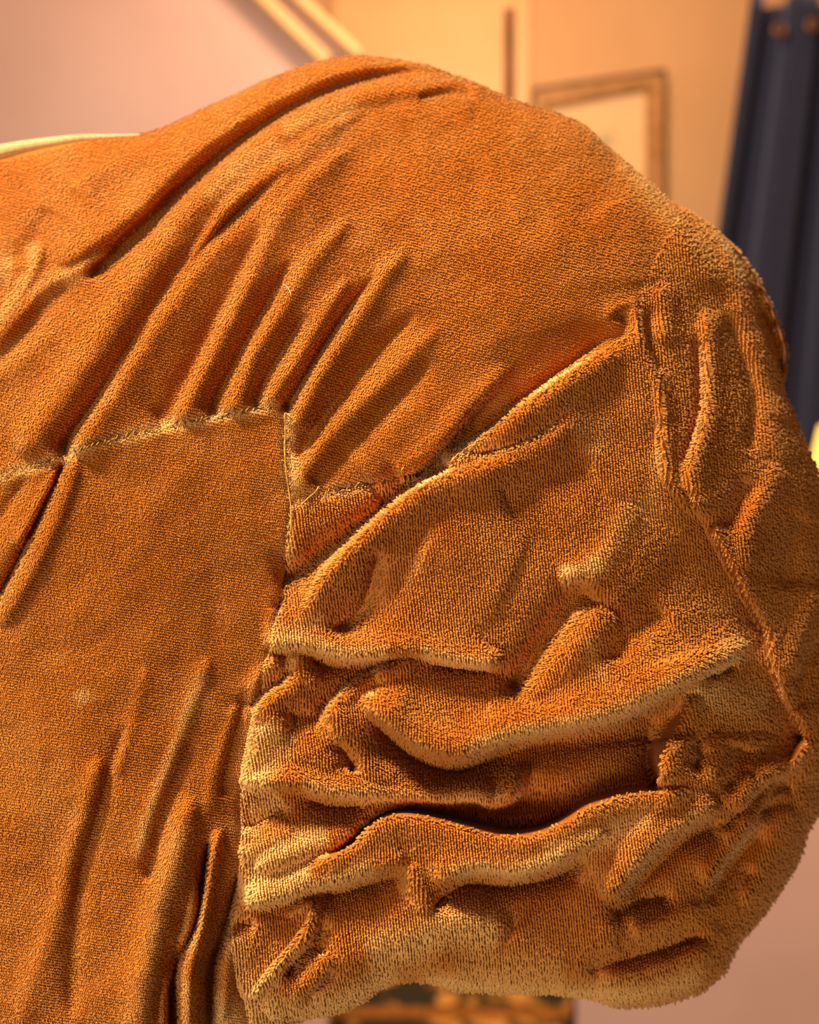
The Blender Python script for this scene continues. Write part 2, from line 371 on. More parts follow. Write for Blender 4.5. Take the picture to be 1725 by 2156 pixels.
def sub(P, pad):
    i0 = max(0, int((P[:,0].min()-pad-gx[0])/STEP)); i1 = min(len(gx), int((P[:,0].max()+pad-gx[0])/STEP)+2)
    j0 = max(0, int((P[:,1].min()-pad-gy[0])/STEP)); j1 = min(len(gy), int((P[:,1].max()+pad-gy[0])/STEP)+2)
    return slice(j0, j1), slice(i0, i1)
def smooth01(t): t = np.clip(t, 0, 1); return t*t*(3-2*t)
NUM = np.zeros(PX.shape); DEN = np.zeros(PX.shape)
E0, E1 = 0.05, 0.30                                            # how long a fold takes to die out at its two ends
AMPK = 1.5
def fold(pts, amp, wl, wr, e0=None, e1=None):
    """crest (amp>0) or hollow (amp<0); wl/wr = reach in pixels left / right of travel. The cloth spans between crests and hollows"""
    e0 = E0 if e0 is None else e0; e1 = E1 if e1 is None else e1
    P = spline(pts); s = sub(P, 4.5*max(wl, wr)); d, sd, al, am, T = seg_field(P, PX[s], PY[s])
    wv = np.where(sd > 0, wl, wr)*1.08
    e = (smooth01(al/e0) if e0 else 1) * (smooth01((1-al)/e1) if e1 else 1)
    g = e/((d/wv)**2.4 + 0.10)*np.clip((4.5*max(wl, wr) - d)/(2.0*max(wl, wr)), 0, 1)
    NUM[s] += g*amp*AMPK; DEN[s] += g
def crease(pts, amp, wl, wr, e0=.02, e1=.02):
    P = spline(pts); s = sub(P, 3*max(wl, wr)); d, sd, al, am, T = seg_field(P, PX[s], PY[s])
    H[s] += amp*smooth01(al/e0)*smooth01((1-al)/e1)*np.exp(-(d/np.where(sd > 0, wl, wr))**2)
LED = []
def ledge(pts, w, soft=7, sidesign=-1):
    """step back on one side of the line (third value of each point = drop in mm), easing out over w pixels"""
    P = spline(pts); s = sub(P, 2.2*w); d, sd, al, am, T = seg_field(P, PX[s], PY[s])
    sg = d*sd*sidesign
    k = 1/(1+np.exp(-np.clip((sg-soft*0.8)/(soft*0.35), -40, 40)))
    e = smooth01(al/0.08)*smooth01((1-al)/0.08)
    H[s] -= am*k*e*np.exp(-(np.maximum(sg, 0)/w)**2)

#FOLDS_BEGIN
# -- shoulder pleats, from the neckline down to the seam
fold([(150,400),(278,322),(417,262),(560,178),(660,140),(760,128)], 4.0, 10, 40)
fold([(120,560),(278,449),(371,357),(464,278),(560,215),(700,152),(850,136),(940,160)], 5.5, 34, 20)
fold([(180,585),(300,480),(380,402),(487,312),(620,226),(760,168),(900,152),(985,178)], -6.5, 18, 22)
fold([(40,960),(79,899),(185,750),(278,606),(385,459),(487,357),(580,282),(700,215),(850,182),(980,184)], 6, 24, 42)
fold([(120,965),(170,895),(218,833),(300,705),(371,600),(440,510),(520,430),(620,345)], -5.5, 22, 16)
fold([(150,960),(206,864),(299,706),(401,553),(484,432),(560,366),(680,275),(800,222)], 5.5, 14, 40)
fold([(330,900),(371,850),(425,751),(490,621),(545,515),(590,450)], -5, 34, 18)
fold([(370,885),(396,838),(464,695),(524,575),(572,473),(650,378),(760,290)], 4.5, 16, 30)
fold([(440,880),(458,838),(508,742),(572,628),(620,540)], -4.6, 20, 14)
fold([(480,868),(502,826),(535,742),(598,644),(650,556),(740,455)], 3.6, 14, 22)
fold([(530,860),(550,820),(600,730),(650,655)], -3.6, 14, 12)
fold([(565,850),(592,806),(640,735),(690,650),(740,580)], 2.6, 12, 14)
fold([(596,870),(618,836),(652,780),(698,706),(744,640),(800,570)], -5.6, 13, 13)
fold([(618,900),(640,850),(680,775),(730,700),(800,590),(860,520)], 4.2, 14, 26)
fold([(630,970),(660,905),(723,826),(800,736),(880,650)], -4.2, 20, 20)
fold([(622,1030),(650,975),(692,916),(760,850),(830,780),(930,680)], 2.6, 16, 26)
fold([(650,1020),(740,935),(840,830),(920,750)], -1.8, 22, 26)
fold([(760,1000),(860,905),(960,800),(1060,700)], 1.4, 40, 40)
fold([(840,1005),(880,975),(922,938),(969,883),(1012,838),(1080,770)], 4.5, 46, 9)
fold([(880,1000),(940,960),(1010,905),(1078,860),(1150,800),(1240,735),(1310,690)], -8.5, 26, 12, .12, .2)
fold([(1000,900),(1090,820),(1200,740),(1290,680)], -3.5, 44, 26)
fold([(930,962),(969,944),(1026,917),(1099,862),(1172,812),(1245,766),(1340,712)], 5.5, 9, 40)
fold([(985,958),(1030,946),(1078,936),(1130,915),(1160,892),(1182,864)], -4.5, 6, 8)
fold([(1040,965),(1110,938),(1170,905),(1220,850)], 3.4, 10, 40)
# -- top of the cap
E0, E1 = 0.12, 0.16
fold([(870,196),(905,182),(972,169),(1012,182),(1030,192)], 3.0, 10, 10)
fold([(880,206),(930,198),(996,194)], -2.5, 8, 10)
fold([(1236,285),(1250,284),(1262,294)], 2.5, 12, 12)
fold([(700,300),(800,240),(900,226),(1000,222)], 2, 22, 40)
fold([(1300,340),(1345,370),(1400,450),(1450,520),(1500,600)], 3.0, 30, 26)
fold([(1290,420),(1330,520),(1345,600)], 1.5, 50, 40)
# -- left wrinkles near the neckline
fold([(86,500),(79,547),(40,630),(-20,720)], 2.4, 12, 12)
fold([(240,520),(190,550),(93,602),(40,660),(-30,740)], 2.6, 14, 12)
fold([(150,600),(90,660),(20,740),(-60,830)], -2.0, 20, 20)
fold([(110,440),(60,520),(0,570)], -2.0, 30, 24)
fold([(-60,600),(20,560),(70,556)], 1.5, 18, 18)
fold([(-60,840),(40,760),(120,700)], 1.5, 24, 24)
# -- front ridge of the sleeve and the cloth behind it
ledge([(1318,585,0),(1340,650,0.5),(1352,720,2),(1384,800,4),(1397,900,6),(1402,985,7),(1438,1045,10),(1500,1110,14),(1542,1185,18),(1574,1245,20),(1612,1318,22),(1626,1375,18),(1652,1450,20),(1690,1530,22),(1694,1562,20),(1672,1605,18),(1660,1670,10)], 260, 7)
fold([(1335,620),(1345,700),(1378,800),(1392,900),(1396,990),(1436,1055),(1496,1116),(1538,1190),(1568,1250),(1604,1325),(1618,1390),(1642,1460),(1675,1540)], 4.5, 9, 60, .1, .1)
fold([(1300,650),(1318,690),(1260,730)], -3, 26, 22)
fold([(1370,640),(1360,720),(1390,790)], -2.5, 14, 14)
fold([(1390,600),(1400,660),(1392,720)], 2.2, 14, 16)
fold([(1462,700),(1470,822),(1464,890),(1432,985)], -3.6, 18, 12)
fold([(1480,650),(1488,740),(1488,822),(1482,887),(1456,968),(1452,1017),(1475,1090)], 4.2, 26, 10, .15, .1)
fold([(1520,660),(1540,700),(1576,806),(1582,880),(1570,960)], -3.2, 16, 16)
fold([(1545,620),(1570,692),(1596,745),(1630,815),(1660,890)], 3.6, 16, 18)
fold([(1500,1115),(1470,1080),(1440,1030)], -4, 10, 10)
fold([(1566,1000),(1556,1040),(1530,1085),(1520,1120)], -4, 16, 14)
fold([(1640,980),(1600,1060),(1572,1120),(1570,1200)], 3.5, 16, 20)
fold([(1690,1080),(1660,1150),(1640,1240)], -4, 24, 24)
fold([(1720,1240),(1680,1330),(1655,1420)], 4.5, 22, 22)
fold([(1730,1340),(1690,1400),(1672,1500)], -4.5, 16, 20)
fold([(1735,1480),(1715,1560),(1690,1640)], 4, 16, 14)
ledge([(1440,430,0),(1495,481,10),(1543,562,17),(1584,655,21),(1614,738,25),(1643,808,26),(1660,840,18)], 160, 6, 1)
fold([(1440,425),(1490,480),(1538,562),(1580,658),(1610,742),(1638,812),(1668,884)], 3.5, 6, 24)
fold([(1560,540),(1600,610),(1625,700),(1638,780)], 3, 18, 18)
fold([(1590,660),(1622,720),(1636,780)], -3, 10, 10)
# -- between the hand-sewn seam and the first fringed fold
fold([(586,1246),(650,1198),(713,1153),(776,1098),(849,1046),(885,1010),(960,975)], -7.5, 30, 11, .12, .15)
fold([(615,1180),(640,1120),(720,1080),(800,1050)], 2.0, 26, 30)
fold([(640,1300),(682,1222),(734,1163),(786,1108),(859,1046),(940,1008),(1040,976),(1120,955)], 6.5, 8, 36, .15, .2)
fold([(575,1360),(640,1300),(700,1245),(760,1150)], 3.6, 18, 24)
fold([(800,1150),(780,1215),(762,1275),(734,1308),(690,1330)], -4.5, 22, 18)
fold([(585,1290),(600,1262),(640,1225)], -2.5, 12, 12)
fold([(1330,1060),(1290,1140),(1240,1195),(1180,1215)], 3.2, 30, 26)
fold([(1390,880),(1360,980),(1340,1060)], 2.6, 30, 40)
fold([(1240,1215),(1200,1262),(1147,1330),(1105,1395),(1063,1470)], -8, 40, 22)
fold([(1290,1290),(1240,1340),(1180,1410),(1110,1490)], 2.8, 24, 40)
fold([(1400,1275),(1360,1305),(1300,1350),(1290,1400)], -2.6, 26, 22)
fold([(900,1130),(1000,1180),(1080,1220)], 2.0, 80, 80)
fold([(1050,1060),(1150,1020),(1250,960)], -1.6, 40, 40)
# -- first fringed fold
fold([(556,1358),(600,1352),(640,1354),(700,1366),(735,1376),(780,1372),(830,1366),(880,1364),(960,1386),(1030,1392),(1052,1372)], 6.0, 30, 6, .06, .08)
fold([(640,1384),(700,1400),(800,1392),(860,1384)], -4.5, 8, 16)
fold([(800,1398),(740,1432),(700,1468),(660,1500)], -7.5, 26, 14)
fold([(900,1395),(960,1402),(1035,1404)], -4, 6, 16)
fold([(620,1372),(640,1400),(660,1440)], 3, 12, 14)
fold([(590,1520),(555,1500),(575,1472),(620,1438),(640,1385)], 3.5, 14, 16)
fold([(530,1490),(548,1462),(604,1422),(625,1400)], -4, 10, 10)
fold([(528,1480),(545,1425),(590,1382)], 3, 12, 12)
fold([(690,1520),(704,1484),(748,1440),(817,1404),(872,1382)], 5, 8, 24)
fold([(700,1480),(712,1535),(745,1580),(780,1640),(850,1665)], 3.5, 30, 12)
fold([(870,1400),(960,1430),(1050,1440)], 1.5, 30, 50)
# -- the large overhanging fold across the sleeve
fold([(760,1470),(800,1498),(850,1540),(910,1570),(966,1581),(1010,1566),(1060,1546),(1119,1533),(1200,1519),(1300,1496),(1380,1456),(1440,1426),(1520,1386),(1580,1350),(1610,1325)], 9.5, 50, 8, .08, .1)
fold([(780,1510),(820,1548),(870,1590),(950,1618),(1010,1604),(1080,1575),(1160,1560)], -7.5, 10, 24, .12, .3)
fold([(1040,1575),(1200,1550),(1320,1525),(1440,1470)], -4.5, 10, 50)
fold([(715,1548),(745,1592),(744,1630)], -5, 16, 22)
fold([(600,1508),(650,1500),(690,1508)], -4, 12, 22)
fold([(520,1650),(545,1590),(560,1540),(600,1520)], 2.8, 18, 26)
fold([(615,1600),(660,1590),(700,1620)], 2.5, 20, 24)
fold([(1455,1430),(1480,1455),(1510,1500)], 3, 16, 18)
fold([(1560,1330),(1575,1380),(1540,1440),(1500,1500)], 3, 18, 14)
fold([(1482,1412),(1510,1420),(1545,1392)], -3, 8, 12)
fold([(1600,1400),(1620,1480),(1650,1560)], 3, 40, 30)
# -- second fringed fold and the deep pocket under it
fold([(510,1640),(560,1648),(623,1644),(697,1664),(771,1668),(850,1673),(933,1678),(1003,1673),(1038,1690),(1082,1664),(1106,1612)], 6.5, 26, 6, .06, .1)
fold([(640,1676),(700,1694),(771,1696)], -4, 6, 12)
fold([(880,1676),(830,1690),(780,1712),(734,1748),(690,1776),(620,1796),(540,1830)], 5, 8, 30)
fold([(700,1800),(745,1768),(775,1728),(820,1702),(887,1698),(957,1714),(1050,1738),(1119,1738),(1190,1712),(1240,1685)], -9.5, 14, 12, .1, .15)
fold([(1000,1700),(1080,1704),(1180,1690),(1300,1655),(1375,1645)], -6, 36, 16, .15, .1)
fold([(1382,1495),(1370,1530),(1368,1580),(1376,1640),(1362,1662)], -9, 13, 40, .15, .1)
fold([(640,1832),(725,1790),(785,1738),(840,1716),(910,1726),(1003,1750),(1072,1764),(1142,1754),(1188,1732),(1240,1700),(1320,1676),(1400,1668),(1460,1650)], 6.5, 8, 44, .1, .15)
fold([(1392,1650),(1398,1600),(1416,1558),(1440,1515),(1462,1462)], 5.5, 8, 34)
fold([(1462,1550),(1476,1590),(1450,1625)], -5, 20, 18)
fold([(1560,1560),(1545,1620),(1520,1665)], -4.5, 20, 24)
fold([(1500,1420),(1540,1470),(1600,1500),(1660,1530)], 3.5, 40, 40)
fold([(1500,1520),(1490,1600),(1500,1660)], 2.5, 26, 20)
fold([(512,1740),(560,1720),(610,1690)], -3.5, 8, 10)
fold([(508,1800),(560,1775),(620,1745)], 3, 14, 12)
# -- third fold, lit along its lower edge
fold([(1285,1745),(1206,1784),(1158,1812),(1091,1828),(1003,1818),(948,1834),(925,1856)], 6, 6, 40, .15, .1)
fold([(900,1915),(935,1880),(980,1858),(1080,1858),(1170,1838),(1240,1800)], -6, 10, 22)
fold([(520,1900),(609,1876),(660,1854),(725,1844),(794,1818),(858,1806)], 5, 34, 7)
fold([(670,1880),(730,1868),(800,1846),(860,1830)], -4.5, 8, 24)
fold([(862,1815),(880,1860),(900,1920)], 3.0, 12, 16)
fold([(1510,1694),(1470,1712),(1437,1730),(1378,1770),(1326,1828),(1280,1892)], 6, 8, 36, .1, .15)
fold([(1520,1720),(1450,1752),(1395,1796),(1345,1850),(1320,1900)], -6, 26, 9)
fold([(1560,1620),(1590,1650),(1540,1720),(1517,1745)], -3, 12, 12)
fold([(1696,1560),(1664,1608),(1609,1630),(1580,1663),(1548,1712)], 6, 8, 26)
fold([(1665,1640),(1620,1665),(1590,1712)], -5, 20, 8)
fold([(1640,1660),(1590,1700),(1563,1748),(1517,1800),(1484,1856)], 5, 8, 26)
fold([(1600,1730),(1560,1780),(1510,1850),(1480,1900)], -4.5, 22, 9)
fold([(1660,1700),(1620,1800),(1560,1900)], 3, 24, 24)
fold([(1580,1820),(1540,1900),(1500,1950)], -2.5, 18, 18)
# -- bottom of the sleeve
fold([(690,2030),(780,1995),(860,1970),(960,1945),(1080,1955)], 3.5, 34, 34)
fold([(1080,1955),(1180,2000),(1300,1960)], 2.0, 40, 40)
fold([(1230,2040),(1260,2026),(1330,2008),(1416,1986),(1480,1960)], -5, 20, 16)
fold([(1280,1930),(1330,1902),(1416,1880)], -5.5, 18, 14)
fold([(1330,1960),(1400,1935),(1470,1905)], 3, 14, 14)
fold([(1260,2075),(1340,2060),(1420,2030),(1490,1990)], 4, 22, 16)
fold([(646,1890),(658,1925),(645,1960),(612,2000),(570,2046),(528,2100)], 6, 7, 34, .1, .1)
fold([(680,1930),(668,1965),(632,2012),(596,2052)], -5.5, 14, 9)
fold([(610,2110),(655,2065),(688,2030),(696,2005)], 4.5, 26, 8)
fold([(700,2035),(680,2065),(640,2105)], -4.5, 14, 10)
fold([(498,1930),(516,1942),(540,1945)], -4, 10, 10)
fold([(560,2120),(640,2105),(740,2070),(840,2030)], 3, 30, 20)
# -- bodice panel
fold([(138,966),(97,1060),(53,1150),(8,1238),(-60,1350)], -6.5, 10, 10, .06, .1)
fold([(120,985),(80,1060),(30,1150)], 2.5, 24, 8)
fold([(165,965),(125,1080),(75,1190),(0,1320)], 3, 12, 34)
fold([(60,1000),(0,1090),(-60,1180)], -2, 12, 12)
fold([(445,1380),(400,1490),(360,1600),(316,1716),(285,1825)], 1.6, 14, 16)
fold([(310,1400),(273,1540),(240,1640)], 1.2, 14, 14)
fold([(410,1550),(350,1700),(310,1860)], -1.6, 16, 20)
fold([(210,1590),(180,1700),(154,1768),(125,1900),(70,2066),(30,2200)], 2.0, 24, 18)
fold([(270,1520),(225,1650),(190,1770),(168,1860),(155,2000),(150,2150)], -2.4, 22, 18)
fold([(405,1670),(380,1770),(348,1880),(322,1985),(300,2070),(285,2200)], 5.5, 34, 30, .2, 0)
fold([(412,1850),(404,1920),(378,2003),(352,2064),(340,2200)], 4, 20, 7, .2, 0)
fold([(440,1760),(424,1890),(405,1962),(376,2016),(362,2070),(366,2200)], -11, 9, 12, .15, 0)
fold([(465,1740),(447,1821),(424,1955),(402,2045),(398,2200)], 6.5, 9, 16, .2, 0)
fold([(505,1830),(491,1891),(463,1979),(440,2049),(440,2200)], -8, 12, 10, .15, 0)
fold([(520,1450),(490,1560),(465,1680)], -2.0, 16, 14)
fold([(500,1480),(460,1600),(430,1720)], 1.6, 14, 14)
fold([(470,2150),(480,2050),(492,1960)], 2.5, 10, 10)
# -- seams
SEAM_A = [(-480,1130),(-300,1082),(-140,1040),(-40,1016),(0,1004),(60,985),(130,962),(200,934),(280,915),(360,895),(430,882),(500,867),(560,856),(596,853)]
SEAM_B = [(598,855),(601,900),(601,950),(606,1010),(613,1070),(606,1130),(602,1190),(596,1250),(578,1320),(560,1395),(532,1510),(512,1615),(505,1720),(507,1800),(493,1880),(488,1990),(499,2070),(520,2125),(530,2260),(536,2460)]
SEAM_C = [(613,1070),(636,1050),(700,1036),(760,1022),(820,1012),(860,1003),(905,985),(960,960),(1000,946),(1070,936)]
H += NUM/(1+DEN)
crease(SEAM_A, -1.5, 8, 8); crease(SEAM_A, 1.0, 30, 20)
crease(SEAM_B, -2.0, 8, 8)
crease(SEAM_C, -2.4, 7, 7, .02, .1)
# -- the overlapping layers: each line is a lip, cloth beneath lies deeper
ledge([(760,1470,0),(800,1498,3),(850,1542,7),(910,1573,10),(966,1584,11),(1010,1569,11),(1060,1549,11),(1119,1536,11),(1200,1522,11),(1300,1499,10),(1380,1459,8),(1440,1429,6),(1520,1389,4),(1600,1330,0)], 120, 7)
ledge([(550,1362,2),(640,1358,4),(735,1380,5),(830,1370,5),(880,1368,4),(960,1390,6),(1040,1396,5),(1060,1370,0)], 70, 6)
ledge([(600,1650,0),(697,1668,4),(771,1672,5),(850,1677,6),(933,1682,7),(1003,1677,7),(1038,1694,7),(1085,1666,6),(1110,1600,0)], 60, 6)
ledge([(930,1850,0),(1003,1822,6),(1091,1832,7),(1158,1815,7),(1206,1787,6),(1300,1740,0)], 110, 6)
ledge([(520,1905,1),(609,1881,4),(660,1858,5),(725,1848,5),(794,1822,4),(866,1806,0)], 70, 6)
ledge([(1520,1694,1),(1470,1716,5),(1437,1734,6),(1380,1774,7),(1328,1832,6),(1275,1900,0)], 90, 6, 1)
ledge([(1645,1655,1),(1592,1700,4),(1563,1750,6),(1517,1803,6),(1480,1866,0)], 80, 6, 1)
ledge([(586,1250,2),(650,1202,4),(713,1157,5),(776,1100,6),(849,1044,6),(900,1008,3),(960,975,0)], 60, 6, 1)
ledge([(860,1000,0),(922,945,4),(969,888,5),(1012,843,5),(1080,775,0)], 70, 6)
ledge([(660,1835,0),(725,1788,4),(785,1733,7),(840,1710,8),(910,1719,8),(1003,1742,9),(1072,1756,9),(1142,1747,8),(1188,1724,7),(1240,1694,5),(1330,1668,0)], 70, 6, 1)
ledge([(650,1885,0),(662,1925,5),(648,1960,6),(614,2004,6),(572,2050,6),(530,2105,2)], 50, 6)
ledge([(1470,1455,0),(1441,1505,4),(1405,1550,7),(1380,1590,8),(1384,1640,7),(1420,1680,0)], 130, 8)
ledge([(1694,1566,1),(1664,1614,7),(1609,1636,9),(1580,1669,8),(1548,1720,0)], 80, 6, 1)
def blur(G, n):
    for _ in range(n):
        G = np.pad(G, 1, mode='edge'); G = (G[:-2,1:-1]+G[2:,1:-1]+G[1:-1,:-2]+G[1:-1,2:]+4*G[1:-1,1:-1])/8
    return G
H = blur(H, 2)
#FOLDS_END

# small irregular puckers in the cloth
def vnoise(X, Y, s, seed):
    r = np.random.default_rng(seed); g = r.random((90, 90)); x = (X+600)/s % 88; y = (Y+600)/s % 88
    i = np.floor(x).astype(int); j = np.floor(y).astype(int); fx = smooth01(x-i); fy = smooth01(y-j)
    return (g[j,i]*(1-fx)+g[j,i+1]*fx)*(1-fy) + (g[j+1,i]*(1-fx)+g[j+1,i+1]*fx)*fy - 0.5
H += 1.6*vnoise(PX, PY, 70, 1) + 0.8*vnoise(PX, PY, 34, 2)

# --- roll away at the outline
dO, _, _, _, _ = seg_field(np.vstack([OUTP, OUTP[:1]]), PX, PY)
IN = inside(OUT, PX, PY)
dS = np.where(IN, dO, 0)
RR = 75.0
roll = 1 - np.sqrt(np.clip(1 - (1 - np.clip(dS/RR, 0, 1))**2, 0, 1))
DEPTH = D0 + (BASE - H*(1-0.6*roll) + 22*roll)/1000.0
# snap the ring of grid points just outside onto the outline so the edge is clean
SX, SY = PX.copy(), PY.copy()
OC = spline(np.vstack([OUTP, OUTP[:1]]), 4)
ring = (~IN) & (dO < STEP*1.6)
jj, ii = np.nonzero(ring)
bx = np.full(len(jj), 0.0); by = bx.copy(); bb = np.full(len(jj), 1e9)
qx, qy = PX[jj,ii], PY[jj,ii]
for a, b in zip(np.vstack([OUTP]), np.vstack([OUTP[1:], OUTP[:1]])):
    d = b-a; t = np.clip(((qx-a[0])*d[0]+(qy-a[1])*d[1])/(d@d), 0, 1); x = a[0]+t*d[0]; y = a[1]+t*d[1]
    dd = np.hypot(qx-x, qy-y); m = dd < bb; bb[m] = dd[m]; bx[m] = x[m]; by[m] = y[m]
SX[jj,ii] = bx; SY[jj,ii] = by
USE = IN | ring
def unproj(X, Y, D): return np.stack([(X-CX)/F*D, D, CZ-(Y-CY)/F*D], -1)
POS = unproj(SX, SY, DEPTH)
gjx = np.gradient(POS, axis=1); gjy = np.gradient(POS, axis=0)
NRM = np.cross(gjx, gjy); NRM /= np.linalg.norm(NRM, axis=-1, keepdims=True)+1e-12
NRM[NRM[...,1] > 0] *= -1                                     # towards the camera side
AREA = np.linalg.norm(np.cross(gjx, gjy), axis=-1)

# --- pale tone: rubbed pile along seams, velvet sheen painted on crests and lips
WEAR_SHEEN = np.zeros(PX.shape)
def wear_sheen(pts, v, wd, e=.1):
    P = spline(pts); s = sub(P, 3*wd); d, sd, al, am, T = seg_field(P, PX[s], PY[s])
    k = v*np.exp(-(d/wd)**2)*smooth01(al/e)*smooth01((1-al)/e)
    WEAR_SHEEN[s] = 1-(1-WEAR_SHEEN[s])*(1-k)
#WEAR_SHEEN_BEGIN
wear_sheen(SEAM_A, .75, 14, .01); wear_sheen(SEAM_B, .45, 12, .01); wear_sheen(SEAM_C, .6, 16, .02)
wear_sheen([(605,870),(612,950),(622,1040)], .6, 20)
wear_sheen([(560,1358),(640,1350),(740,1378),(830,1368)], .8, 14); wear_sheen([(575,1350),(640,1320),(690,1300)], .6, 20)
wear_sheen([(880,1366),(960,1388),(1040,1392)], .8, 11)
wear_sheen([(540,1450),(600,1400),(640,1380)], .4, 16)
wear_sheen([(560,1510),(575,1560),(550,1620),(530,1680)], .9, 34)
wear_sheen([(620,1645),(770,1670),(1003,1675),(1080,1668)], .5, 12)
wear_sheen([(520,1700),(560,1700),(600,1680)], .85, 30); wear_sheen([(515,1760),(520,1730)], .8, 26)
wear_sheen([(510,1810),(600,1785),(700,1755)], .8, 30); wear_sheen([(505,1880),(600,1840),(660,1830)], .85, 34)
wear_sheen([(505,1900),(620,1875),(700,1848),(800,1815)], .8, 16)
wear_sheen([(500,1960),(510,2030),(540,2080)], .4, 26); wear_sheen([(530,2100),(600,2030),(650,1980)], .7, 12)
wear_sheen([(500,2130),(620,2130),(750,2095),(850,2040)], .9, 36); wear_sheen([(760,2010),(860,1985),(960,1950),(1060,1965)], .9, 36)
wear_sheen([(860,2055),(1000,2075),(1150,2085),(1300,2090),(1420,2070),(1500,2020)], .9, 26)
wear_sheen([(950,2020),(1080,2040),(1200,2040)], .35, 40)
wear_sheen([(930,1840),(1003,1820),(1091,1828),(1206,1784)], .8, 13)
wear_sheen([(960,1580),(1060,1546),(1200,1519),(1300,1496),(1440,1426),(1540,1375)], .75, 12)
wear_sheen([(1460,1430),(1490,1470),(1520,1400),(1580,1340)], .8, 24); wear_sheen([(1500,1470),(1620,1470)], .55, 36)
wear_sheen([(1180,1205),(1230,1200),(1270,1180)], .8, 16); wear_sheen([(1340,1040),(1290,1140),(1240,1200)], .3, 24)
wear_sheen([(1380,940),(1385,1000),(1340,1100)], .3, 22)
wear_sheen([(1240,1330),(1245,1380),(1275,1430)], .35, 16)
wear_sheen([(1200,920),(1260,900),(1240,960)], .3, 30)
wear_sheen([(990,950),(1100,930),(1180,880)], .35, 16)
wear_sheen([(1500,1690),(1437,1730),(1378,1770),(1310,1850)], .5, 12)
wear_sheen([(1140,1800),(1260,1760),(1380,1710)], .6, 26)
wear_sheen([(440,1400),(380,1545),(316,1716),(290,1820)], .55, 13); wear_sheen([(165,1450),(185,1480)], .5, 18)
wear_sheen([(390,1710),(350,1870),(320,2010),(290,2160)], .3, 20); wear_sheen([(408,1900),(385,1990)], .5, 10); wear_sheen([(400,2060),(400,2170)], .5, 16)
wear_sheen([(430,1880),(410,2020)], .25, 14); wear_sheen([(440,2130),(520,2140),(600,2140)], .8, 40)
wear_sheen([(60,500),(70,560),(20,640),(-20,700)], .35, 16); wear_sheen([(230,530),(150,580),(60,640)], .35, 20); wear_sheen([(-60,560),(30,570)], .4, 40)
wear_sheen([(590,280),(660,250),(760,225)], .3, 16); wear_sheen([(600,350),(680,300),(740,250)], .25, 16)
wear_sheen([(430,430),(500,370),(600,300)], .3, 26)
wear_sheen([(1300,330),(1360,400),(1440,500)], .3, 18); wear_sheen([(1460,480),(1530,600)], .2, 26)
wear_sheen([(1482,720),(1487,822),(1480,890),(1454,1000)], .25, 14); wear_sheen([(1600,760),(1640,840)], .25, 18)
#WEAR_SHEEN_END
WEAR_SHEEN += 0.16*vnoise(PX, PY, 90, 5) + 0.10*vnoise(PX, PY, 28, 6)
WEAR_SHEEN = np.clip(WEAR_SHEEN+0.03, 0, 1)

# --- panels of the dress
dress = empty('dress', tuple(at(600, 2300, D0+0.05)), 'rust-orange velvet dress, shoulder and gathered puff sleeve with mended seams', 'dress')
SA, SB, SCm = SEAM_A, SEAM_B, SEAM_C
POLY_BODICE = [tuple(p) for p in spline(SA)] + [tuple(p) for p in spline(SB)] + [(500,2700),(-900,2700),(-900,1130)]
POLY_SLEEVE = [tuple(p) for p in spline(SB) if p[1] > 1068] + [(530,2500),(2200,2500),(2200,300),(1470,380),(1400,500),(1350,600),(1335,700),(1245,757),(1172,800),(1099,850),(1060,890),(1000,938),(960,958),(905,983),(860,1001),(820,1010),(760,1020),(700,1034),(636,1048)]
fj, fi = np.nonzero(USE[:-1,:-1] & USE[1:,:-1] & USE[:-1,1:] & USE[1:,1:] & (IN[:-1,:-1] | IN[1:,:-1] | IN[:-1,1:] | IN[1:,1:]))
fcx, fcy = gx[fi]+STEP/2, gy[fj]+STEP/2
def classify(x, y):
    b = inside(POLY_BODICE, x, y); s = inside(POLY_SLEEVE, x, y) & ~b
    return np.where(b, 1, np.where(s, 2, 0))
fc = classify(fcx, fcy)
W_ = len(gx)
PARTS = {}
for k, nm in enumerate(('shoulder_panel', 'bodice_panel', 'sleeve_panel')):
    m = fc == k; j, i = fj[m], fi[m]
    Q = np.stack([j*W_+i, (j+1)*W_+i, (j+1)*W_+i+1, j*W_+i+1], 1)
    u, inv = np.unique(Q.ravel(), return_inverse=True)
    PARTS[k] = np_mesh(nm, POS.reshape(-1,3)[u], inv.reshape(-1,4), M_BACKING, dress, WEAR_SHEEN.ravel()[u])

